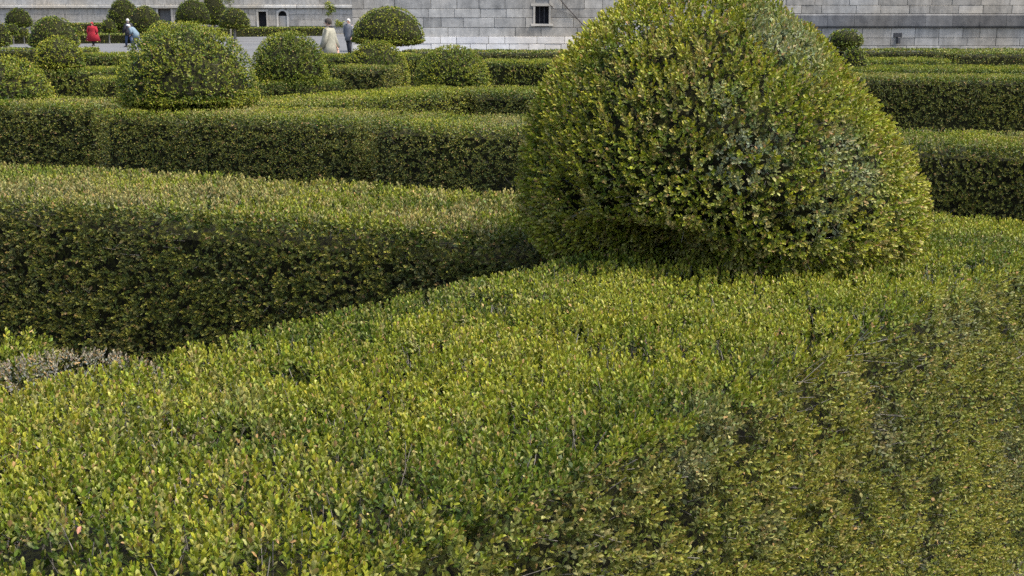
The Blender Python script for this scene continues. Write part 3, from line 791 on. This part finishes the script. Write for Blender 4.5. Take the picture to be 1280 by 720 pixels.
# ------------------------------------------------------------------ walls
block_cache = {}
def block(parent, x0, x1, z0, z1, y, mat, out, rz, name='stone_block'):
    """one ashlar block in wall space (x along, front at -out)"""
    key = (round(x1 - x0, 2), round(z1 - z0, 2), mat.name)
    if key not in block_cache:
        w, h = key[0], key[1]
        me = box_mesh('stone_block', -w/2, w/2, 0, 0.25, -h/2, h/2, 0.010)
        me.materials.append(mat)
        block_cache[key] = me
    o = bpy.data.objects.new(name, block_cache[key]); COL.objects.link(o); o.parent = parent
    o.location = ((x0 + x1) / 2, -out, (z0 + z1) / 2)
    return o
def courses(parent, X0, X1, rows, mean, mat_fn, holes, seed):
    r = random.Random(seed)
    cnt = 0
    for (z0, z1, out) in rows:
        x = X0 - r.uniform(0, mean)
        while x < X1:
            w = round(mean * r.choice((0.7, 0.85, 1.0, 1.0, 1.2, 1.4)), 2)
            a, b = max(x, X0), min(x + w, X1)
            segs = [(a, b)]
            for (hx0, hx1, hz0, hz1) in holes:
                if z1 > hz0 + .02 and z0 < hz1 - .02:
                    ns = []
                    for (s, e) in segs:
                        if e <= hx0 or s >= hx1: ns.append((s, e))
                        else:
                            if s < hx0: ns.append((s, hx0))
                            if e > hx1: ns.append((hx1, e))
                    segs = ns
            for (s, e) in segs:
                if e - s > 0.12:
                    block(parent, s + .009, e - .009, z0 + .009, z1 - .009, 0, mat_fn(s, z0), out + r.uniform(0, .022), 0)
                    cnt += 1
            x += w
    return cnt

def body_mesh(x0, x1, y0, y1, z0, z1, holes):
    V, F = [], []
    def add(a, b, c, d):
        k = len(V)
        V.extend([(a,y0,c),(b,y0,c),(b,y1,c),(a,y1,c),(a,y0,d),(b,y0,d),(b,y1,d),(a,y1,d)])
        F.extend([tuple(i + k for i in f) for f in ((0,1,5,4),(1,2,6,5),(2,3,7,6),(3,0,4,7),(4,5,6,7),(3,2,1,0))])
    x = x0
    for (a, b, c, d) in sorted(holes):
        add(x, a, z0, z1)
        if c > z0 + .01: add(a, b, z0, c)
        if d < z1 - .01: add(a, b, d, z1)
        x = b
    add(x, x1, z0, z1)
    return mesh_py('wall_body', V, F)
# right wall, frontal, about 64 m away
YA = 64.0
def wx(x, y=20, Y=YA): return at_dist(x, y, Y).x
def wz(y, Y=YA): return at_dist(640, y, Y).z
WA = thing('garden_wall', (0, YA, 0), 'long grey granite block wall behind the hedges with a small dark window', 'wall')
XA0, XA1 = wx(440), 33.0
win = (wx(669), wx(686), wz(29.5), wz(8))
band_x = wx(880)
rows_lo = [(0.0, 0.45, .10), (0.45, 0.92, .10)]
zs = [0.92, 1.24]
def matA(s, z): return STONE_PALE if z < 0.9 and s < band_x else STONE
cnt = courses(WA, XA0, band_x, [(0, .42, .10), (.42, .80, .10)], 1.2, lambda s, z: STONE_PALE, [], 1)
cnt += courses(WA, XA0, band_x, [(.80, 1.25, 0), (1.25, 1.75, 0), (1.75, 2.2, 0), (2.2, 2.7, 0), (2.7, 3.2, 0)], 1.35, lambda s, z: STONE, [win], 2)
cnt += courses(WA, band_x, XA1, [(0, .32, 0), (.32, .72, 0), (.72, 1.24, 0)], 1.25, lambda s, z: STONE, [], 3)
cnt += courses(WA, band_x, XA1, [(1.96, 2.38, 0), (2.38, 2.9, 0), (2.9, 3.4, 0)], 1.5, lambda s, z: STONE, [], 4)
# dark ledge: a sloping string course made of long stones
r_ = random.Random(8)
x = band_x
while x < XA1:
    w = r_.choice((1.4, 1.8, 2.3))
    e = min(x + w, XA1)
    me = mesh_py('ledge_stone', [(x+.006,-.02,1.95),(e-.006,-.02,1.95),(e-.006,-.15,1.87),(x+.006,-.15,1.87),(x+.006,-.17,1.34),(e-.006,-.17,1.34),(x+.006,-.11,1.25),(e-.006,-.11,1.25),(x+.006,.1,1.25),(e-.006,.1,1.25),(x+.006,.1,1.95),(e-.006,.1,1.95)],
                 [(0,1,11,10),(3,2,1,0),(4,5,2,3),(6,7,5,4),(8,9,7,6),(0,10,8,6,4,3),(1,2,5,7,9,11)])
    link('ledge_stone', me, WA, STONE_DARK)
    x = e
# body and upper wall
link('wall_body', body_mesh(XA0 + .02, XA1, 0.06, 0.9, 0, 3.4, [win]), WA, MORTAR)
link('upper_wall', box_mesh('upper_wall', XA0, XA1, 0.0, 1.2, 3.41, 9.0), WA, STONE)
# window: reveal, near-black panel painted as the shaded inside, bars, trim
wf = link('window', box_mesh('window', win[0], win[1], 0.45, 0.49, win[2], win[3]), WA, VOID)
for (a, b, c, d) in ((win[0]-.11, win[0], win[2]-.02, win[3]+.02), (win[1], win[1]+.11, win[2]-.02, win[3]+.02)):
    link('jamb', box_mesh('jamb', a, b, -.05, .35, c, d), wf, STONE_TRIM)
link('lintel', box_mesh('lintel', win[0]-.22, win[1]+.22, -.06, .35, win[3]+.02, win[3]+.15), wf, STONE_TRIM)
link('sill', box_mesh('sill', win[0]-.22, win[1]+.22, -.09, .35, win[2]-.12, win[2]-.02), wf, STONE_TRIM)
for k in (1, 2):
    xx = win[0] + (win[1] - win[0]) * k / 3
    link('bar', box_mesh('bar', xx-.012, xx+.012, .12, .144, win[2], win[3]), wf, IRON)
# bare climbing stems right of the window
def stem_thing(name, pts, rad, label, cat, mat):
    V, F = [], []
    root = None
    for i, (a, q) in enumerate(zip(pts, rad)):
        for s in range(6):
            V.append((a[0] + q * math.cos(s * 1.047), a[1] + q * math.sin(s * 1.047), a[2]))
    for i in range(len(pts) - 1):
        for s in range(6):
            F.append((i*6+s, i*6+(s+1)%6, i*6+6+(s+1)%6, i*6+6+s))
    me = mesh_py(name, V, F, True)
    return tag(link(name, me, None, mat), label, cat)
def cable(pxs, rad, label):
    pts = [at_dist(x, y, YA - 0.12) for (x, y) in pxs]
    return stem_thing('climbing_stem', pts, [rad] * len(pts), label, 'plant', BARK)
cable([(737, 40), (725, 27), (715, 16), (705, 5), (696, -6)], .035, 'thick bare climbing stem slanting up the wall right of the window')
cable([(722, 24), (712, 18), (702, 14), (692, 11), (686, 4)], .022, 'thin bare climbing stem branching towards the window')
# water spout low on the right wall
sp = at_dist(1122, 44, YA)
ws = thing('water_spout', (sp.x, YA, 0), 'small dark iron spout with stained outlet low on the right wall', 'spout')
link('plate', box_mesh('plate', -.22, .22, -.06, .0, sp.z - .1, sp.z + .12, .02), ws, IRON)
link('pipe', box_mesh('pipe', -.07, .07, -.30, -.05, sp.z - .42, sp.z - .1, .02), ws, IRON)

# far wall, left, about 150 m away
YB = 150.0
WB = thing('terrace_wall', (0, YB, 0), 'far grey stone wall at left with a dark doorway and an arched niche', 'wall')
XB0, XB1 = wx(-80, 20, YB), wx(470, 20, YB)
door = (wx(323, 20, YB), wx(333, 20, YB), 0.0, wz(14.5, YB))
nich = (wx(348, 20, YB), wx(358.5, 20, YB), 0.0, wz(13.5, YB))
pan = (wx(198, 20, YB), wx(214, 20, YB), 0.0, wz(11, YB))
courses(WB, XB0, XB1, [(0.9, 1.6, 0), (1.6, 2.3, 0), (2.3, 3.0, 0), (3.45, 4.2, 0), (4.2, 4.9, 0)], 2.6, lambda s, z: STONE, [door, nich, pan], 12)
link('wall_body', body_mesh(XB0, XB1, 0.10, 1.2, 0, 4.9, [door, nich, pan]), WB, MORTAR)
link('upper_wall', box_mesh('upper_wall', XB0, XB1, 0.0, 1.4, 4.91, 12.0), WB, STONE)
x = XB0
while x < XB1:
    e = min(x + 4.0, XB1)
    link('cornice_stone', box_mesh('cornice_stone', x + .01, e - .01, -.30, .15, 3.02, 3.42, .05), WB, STONE_TRIM)
    x = e
def opening(hole, arch, name, fill, arch_solid=False):
    w = link(name, box_mesh(name, hole[0], hole[1], .62, .66, hole[2], hole[3]), WB, fill)
    for (a, b) in ((hole[0] - .22, hole[0]), (hole[1], hole[1] + .22)):
        link('jamb', box_mesh('jamb', a, b, -.08, .5, hole[2], hole[3]), w, STONE_TRIM)
    if not arch:
        link('lintel', box_mesh('lintel', hole[0] - .25, hole[1] + .25, -.10, .5, hole[3], hole[3] + .25), w, STONE_TRIM)
    else:
        cx, R = (hole[0] + hole[1]) / 2, (hole[1] - hole[0]) / 2
        V, F = [], []
        for k in range(13):
            a = math.pi * k / 12
            for (q, y) in ((R, -.1), (R + .24, -.1), (R + .24, .5), (R, .5)):
                V.append((cx + q * math.cos(a), y, hole[3] - R + q * math.sin(a)))
        for k in range(12):
            for s in range(4):
                F.append((k*4+s, k*4+(s+1)%4, k*4+4+(s+1)%4, k*4+4+s))
        link('arch', mesh_py('arch', V, F), w, STONE_TRIM)
        # fill the spandrel corners with a slab behind the arch ring
        for sx in (-1, 1):
            Vp = [(cx + sx * R * 1.02, -.02, hole[3] - R), (cx + sx * R * 1.02, -.02, hole[3])] + [(cx + sx * R * math.cos(a), -.02, hole[3] - R + R * math.sin(a)) for a in (1.57, 1.2, .8, .4)]
            Vq = [(p[0], .4, p[2]) for p in Vp]
            n = len(Vp)
            F = [tuple(range(n)), tuple(range(2*n-1, n-1, -1))] + [(i, (i+1) % n, n + (i+1) % n, n + i) for i in range(n)]
            link('spandrel', mesh_py('spandrel', Vp + Vq, F), w, STONE)
    return w
opening(door, False, 'doorway', VOID)
nw = opening(nich, True, 'niche', VOID)
link('niche_slab', box_mesh('niche_slab', nich[0] + .04, nich[1] - .04, .05, .3, 0.0, wz(20, YB)), nw, STONE)
pw = opening(pan, False, 'wall_panel', STONE_DARK)

# ------------------------------------------------------------------ people
def loft(rings, seg=12, cap=True):
    """rings: (centre, rx, ry, axis-yaw) stacked; elliptical sections perpendicular to the path"""
    V, F = [], []
    n = len(rings)
    for i, (c, rx, ry) in enumerate(rings):
        c = Vector(c)
        a = Vector(rings[min(i + 1, n - 1)][0]) - Vector(rings[max(i - 1, 0)][0])
        a.normalize()
        ref = Vector((1, 0, 0)) if abs(a.z) > 0.5 else Vector((0, 0, 1))
        u = (ref - a * ref.dot(a)).normalized(); v = a.cross(u)
        for s in range(seg):
            t = 2 * math.pi * s / seg
            V.append(c + u * rx * math.cos(t) + v * ry * math.sin(t))
    for i in range(n - 1):
        for s in range(seg):
            F.append((i*seg+s, i*seg+(s+1) % seg, (i+1)*seg+(s+1) % seg, (i+1)*seg+s))
    if cap:
        F.append(tuple(reversed(range(seg)))); F.append(tuple((n-1)*seg + s for s in range(seg)))
    return V, F
def merge(parts):
    V, F = [], []
    for (v, f) in parts:
        k = len(V); V += v; F += [tuple(i + k for i in q) for q in f]
    return V, F
SKIN = plain('skin', (0.50, 0.30, 0.21), 0.55, 0.08, 20)
def cloth(name, rgb): return plain(name, rgb, 0.9, 0.18, 14)
def person(loc, facing, height, label, coat, coat_hem, coat_flare, trousers, hair, hair_long=0.0, stoop=0.0, stride=0.16, arms=(0.15, -0.15), hood=False, scarf=None, hat=None, bulk=1.0):
    """figure of 1.72 m scaled to height, looking along +y before turning"""
    k = height / 1.72
    root = thing('person', loc, label, 'person', None, facing)
    root.scale = (k, k, k)
    st = stoop
    def sp(z, dx=0.0, dy=0.0):           # point on the spine line, bent forward above the hip
        if z <= 0.95: return Vector((dx, dy, z))
        return Vector((dx, dy + (z - 0.95) * math.sin(st), 0.95 + (z - 0.95) * math.cos(st)))
    # body: skeleton skinned as one surface
    vs, es, rad = [], [], []
    def v(p, r): vs.append(p); rad.append(r); return len(vs) - 1
    pel = v(sp(.95), (.15, .11)); w = v(sp(1.12), (.135, .10)); ch = v(sp(1.32), (.165, .115)); nk = v(sp(1.47), (.06, .06)); nk2 = v(sp(1.53, 0, .015), (.055, .058))
    h1 = v(sp(1.60, 0, .03), (.072, .09)); h2 = v(sp(1.68, 0, .02), (.07, .085))
    es += [(pel, w), (w, ch), (ch, nk), (nk, nk2), (nk2, h1), (h1, h2)]
    feet = []
    hands = []
    for sx, ph in ((-1, 1), (1, -1)):
        hp = v(Vector((sx * .095, 0, .88)), (.085, .09)); kn = v(Vector((sx * .10, ph * stride * .6 + .03, .49)), (.058, .062)); an = v(Vector((sx * .10, ph * stride - .03 * (ph < 0), .09)), (.038, .042))
        to = v(Vector((sx * .12, ph * stride + .16, .035)), (.035, .028))
        es += [(pel, hp), (hp, kn), (kn, an), (an, to)]
        feet.append((Vector((sx * .10, ph * stride, .0)), sx))
        a = arms[0] if sx < 0 else arms[1]
        sh = v(sp(1.41, sx * .185), (.058, .055)); el = v(sp(1.12, sx * .235, .25 * a), (.042, .042)); wr = v(sp(.90, sx * .225, .9 * a + .03), (.028, .024)); pm = v(sp(.83, sx * .222, 1.05 * a + .045), (.034, .018))
        es += [(ch, sh), (sh, el), (el, wr), (wr, pm)]
        hands.append((vs[wr], vs[pm], sx))
    me = bpy.data.meshes.new('body'); me.from_pydata(vs, es, [])
    body = link('body', me, root, SKIN)
    sk = body.modifiers.new('skin', 'SKIN')
    for i, d in enumerate(me.skin_vertices[0].data):
        d.radius = rad[i]; d.use_root = (i == 0)
    sub = body.modifiers.new('subd', 'SUBSURF'); sub.levels = 2; sub.render_levels = 2
    # turn into one mesh with fingers, nose and ears joined on
    dg = bpy.context.evaluated_depsgraph_get()
    ev = body.evaluated_get(dg); em = ev.to_mesh()
    BV = [x.co.copy() for x in em.vertices]; BF = [tuple(p.vertices) for p in em.polygons]
    ev.to_mesh_clear()
    extra = [(BV, BF)]
    for (wr, pm, sx) in hands:
        d = (pm - wr).normalized()
        for q, (o, ln) in enumerate(((-.022, .075), (-.008, .085), (.008, .08), (.021, .062))):
            b = pm + Vector((0, o, 0)) + d * .02
            extra.append(loft([(b - d * .02, .009, .009), (b + d * ln * .5, .0085, .0085), (b + d * ln * .8 + Vector((-sx * .015, 0, 0)), .008, .008), (b + d * ln + Vector((-sx * .03, 0, 0)), .006, .006)], 6))
        b = wr + d * .03
        extra.append(loft([(b, .011, .011), (b + d * .03 + Vector((0, .03, 0)), .01, .01), (b + d * .065 + Vector((-sx * .01, .038, 0)), .007, .007)], 6))
    f = sp(1.61, 0, .12)
    extra.append(loft([(f + Vector((0, -.02, .03)), .008, .008), (f + Vector((0, .012, -.005)), .016, .016), (f + Vector((0, -.01, -.02)), .010, .010)], 6))
    for sx in (-1, 1):
        e = sp(1.61, sx * .078, .01)
        extra.append(loft([(e + Vector((0, 0, -.03)), .010, .014), (e, .013, .022), (e + Vector((0, 0, .03)), .008, .012)], 6))
    V, F = merge(extra)
    nb = mesh_py('body', V, F, True); nb.materials.append(SKIN)
    body.modifiers.clear(); body.data = nb
    # eyes and mouth
    for sx in (-1, 1):
        e = sp(1.63, sx * .032, .105)
        link('eye', mesh_py('eye', *loft([(e + Vector((0, -.01, 0)), .013, .009), (e + Vector((0, .006, 0)), .006, .005)], 8)), root, IRON)
    e = sp(1.555, 0, .098)
    link('mouth', mesh_py('mouth', *loft([(e + Vector((-.026, -.006, 0)), .003, .005), (e + Vector((0, .006, 0)), .006, .008), (e + Vector((.026, -.006, 0)), .003, .005)], 6)), root, cloth('lips', (.35, .12, .1)))
    # trousers
    legs = []
    for sx, ph in ((-1, 1), (1, -1)):
        legs.append(loft([(sp(.97, sx * .06), .10, .12), (Vector((sx * .095, 0, .84)), .105, .115), (Vector((sx * .10, ph * stride * .6 + .03, .49)), .078, .085), (Vector((sx * .10, ph * stride, .10)), .065, .07)], 12))
    link('trousers', mesh_py('trousers', *merge(legs), True), root, trousers)
    shoe = cloth('shoe leather', (.04, .035, .03))
    for (p, sx) in feet:
        link('shoe', mesh_py('shoe', *loft([(p + Vector((0, -.09, .05)), .045, .04), (p + Vector((0, .0, .06)), .05, .055), (p + Vector((sx * .01, .1, .04)), .05, .035), (p + Vector((sx * .015, .19, .03)), .035, .022)], 10), True), root, shoe)
    # coat with sleeves
    b = bulk
    rings = [(sp(coat_hem), (.185 + coat_flare) * b, (.15 + coat_flare * .8) * b), (sp(.95), (.185 + coat_flare * .4) * b, .15 * b), (sp(1.12), .175 * b, .14 * b), (sp(1.30), .205 * b, .148 * b), (sp(1.40), .20 * b, .125 * b), (sp(1.46), .12, .10), (sp(1.50), .075, .08)]
    parts = [loft(rings, 18, False)]
    for sx in (-1, 1):
        a = arms[0] if sx < 0 else arms[1]
        parts.append(loft([(sp(1.43, sx * .12), .075, .08), (sp(1.40, sx * .20 * b), .078, .075), (sp(1.12, sx * .25 * b, .25 * a), .065 * b, .065 * b), (sp(.89, sx * .24 * b, .9 * a + .03), .055, .055)], 12, False))
    cm = mesh_py('coat', *merge(parts), True)
    co = link('coat', cm, root, coat)
    so = co.modifiers.new('thickness', 'SOLIDIFY'); so.thickness = 0.012; so.offset = 1
    if scarf is not None:
        V, F = [], []
        for i in range(20):
            t = 2 * math.pi * i / 20
            for s in range(8):
                u = 2 * math.pi * s / 8
                q = .088 + .035 * math.cos(u)
                V.append(sp(1.50 + .03 * math.sin(u), q * math.cos(t), q * math.sin(t) * 1.05))
        for i in range(20):
            for s in range(8):
                F.append((i*8+s, ((i+1) % 20)*8+s, ((i+1) % 20)*8+(s+1) % 8, i*8+(s+1) % 8))
        link('scarf', mesh_py('scarf', V, F, True), root, scarf)
    # hair or hood: shell over the skull with a hairline
    hm = coat if hood else hair
    if hm is not None:
        V, F = [], []
        seg, rg = 16, 8
        big = 1.28 if hood else 1.1
        for i in range(rg + 1):
            th = (math.pi * (.64 + .22 * hair_long)) * i / rg
            for s in range(seg):
                ph = 2 * math.pi * s / seg
                front = max(0, math.sin(ph))
                t2 = th * (1 - .42 * front)
                lump = 1 + .03 * math.sin(5 * ph + 3 * th)
                V.append(sp(1.625, .083 * big * lump * math.sin(t2) * math.cos(ph), .018 + .105 * big * lump * math.sin(t2) * math.sin(ph)) + Vector((0, 0, .115 * big * math.cos(t2))))
        for i in range(rg):
            for s in range(seg):
                F.append((i*seg+s, i*seg+seg+s, i*seg+seg+(s+1) % seg, i*seg+(s+1) % seg))
        link('hood' if hood else 'hair', mesh_py('hair', V, F, True), root, hm)
    if hat is not None:
        c = sp(1.69, 0, .02)
        link('cap', mesh_py('cap', *loft([(c + Vector((0, 0, -.03)), .098, .12), (c + Vector((0, 0, .02)), .10, .122), (c + Vector((0, 0, .06)), .08, .095), (c + Vector((0, 0, .075)), .03, .04)], 16), True), root, hat)
    return root
CREAM = cloth('cream wool', (0.19, 0.183, 0.14)); BLACKC = cloth('black cloth', (0.018, 0.018, 0.022)); RED = cloth('red nylon', (0.19, 0.007, 0.014))
NAVY = cloth('navy cloth', (0.03, 0.045, 0.09)); SLATE = cloth('slate blue cloth', (0.10, 0.14, 0.17)); GREYC = cloth('grey cloth', (0.085, 0.09, 0.10))
WHITEH = cloth('white hair', (0.34, 0.33, 0.31)); DARKH = cloth('dark hair', (0.025, 0.02, 0.016)); CAPW = cloth('pale cap', (0.6, 0.65, 0.68))
def stand(x, Y): return (at_dist(x, 30, Y).x, Y, 0.0)
person(stand(411, 35.0), math.radians(75), 1.67, 'person in a cream coat and dark scarf walking behind the hedges', CREAM, 0.62, .05, NAVY, DARKH, scarf=BLACKC, bulk=1.12, arms=(.12, -.2))
person(stand(436, 58.0), math.radians(160), 1.68, 'white-haired person in dark grey clothes beside the lollipop dome', GREYC, 0.7, .03, BLACKC, WHITEH)
person(stand(115, 79.0), math.radians(170), 1.47, 'person in a wide red hooded coat on the path', RED, 0.36, .20, BLACKC, None, hood=True, bulk=1.45, arms=(.1, .1))
person(stand(160, 76.0), math.radians(60), 1.70, 'white-haired person in a black jacket on the path', BLACKC, 0.72, .02, NAVY, WHITEH, bulk=1.15)
person(stand(169, 74.0), math.radians(80), 1.52, 'stooping person in slate blue with pale cap on the path', SLATE, 0.66, .05, NAVY, WHITEH, stoop=0.75, bulk=1.25, hat=CAPW, arms=(.25, .2))

# ------------------------------------------------------------------ a fallen leaf on the near hedge
lf = at(97, 668, 1.035)
V = [(0,0,0),(.008,-.005,.003),(.014,-.004,.004),(.018,0,0),(.014,.004,.005),(.007,.005,.003)]
dl = link('dry_leaf', mesh_py('dry_leaf', V, [(0,1,2,3),(0,3,4,5)]), None, plain('dry orange leaf', (.40, .20, .13), .7, .2, 30))
tag(dl, 'single dry orange leaf caught on the foreground hedge at lower left', 'leaf')
dl.location = lf; dl.rotation_euler = (0.5, -1.0, 0.9); dl.scale = (0.6, 0.6, 0.6)
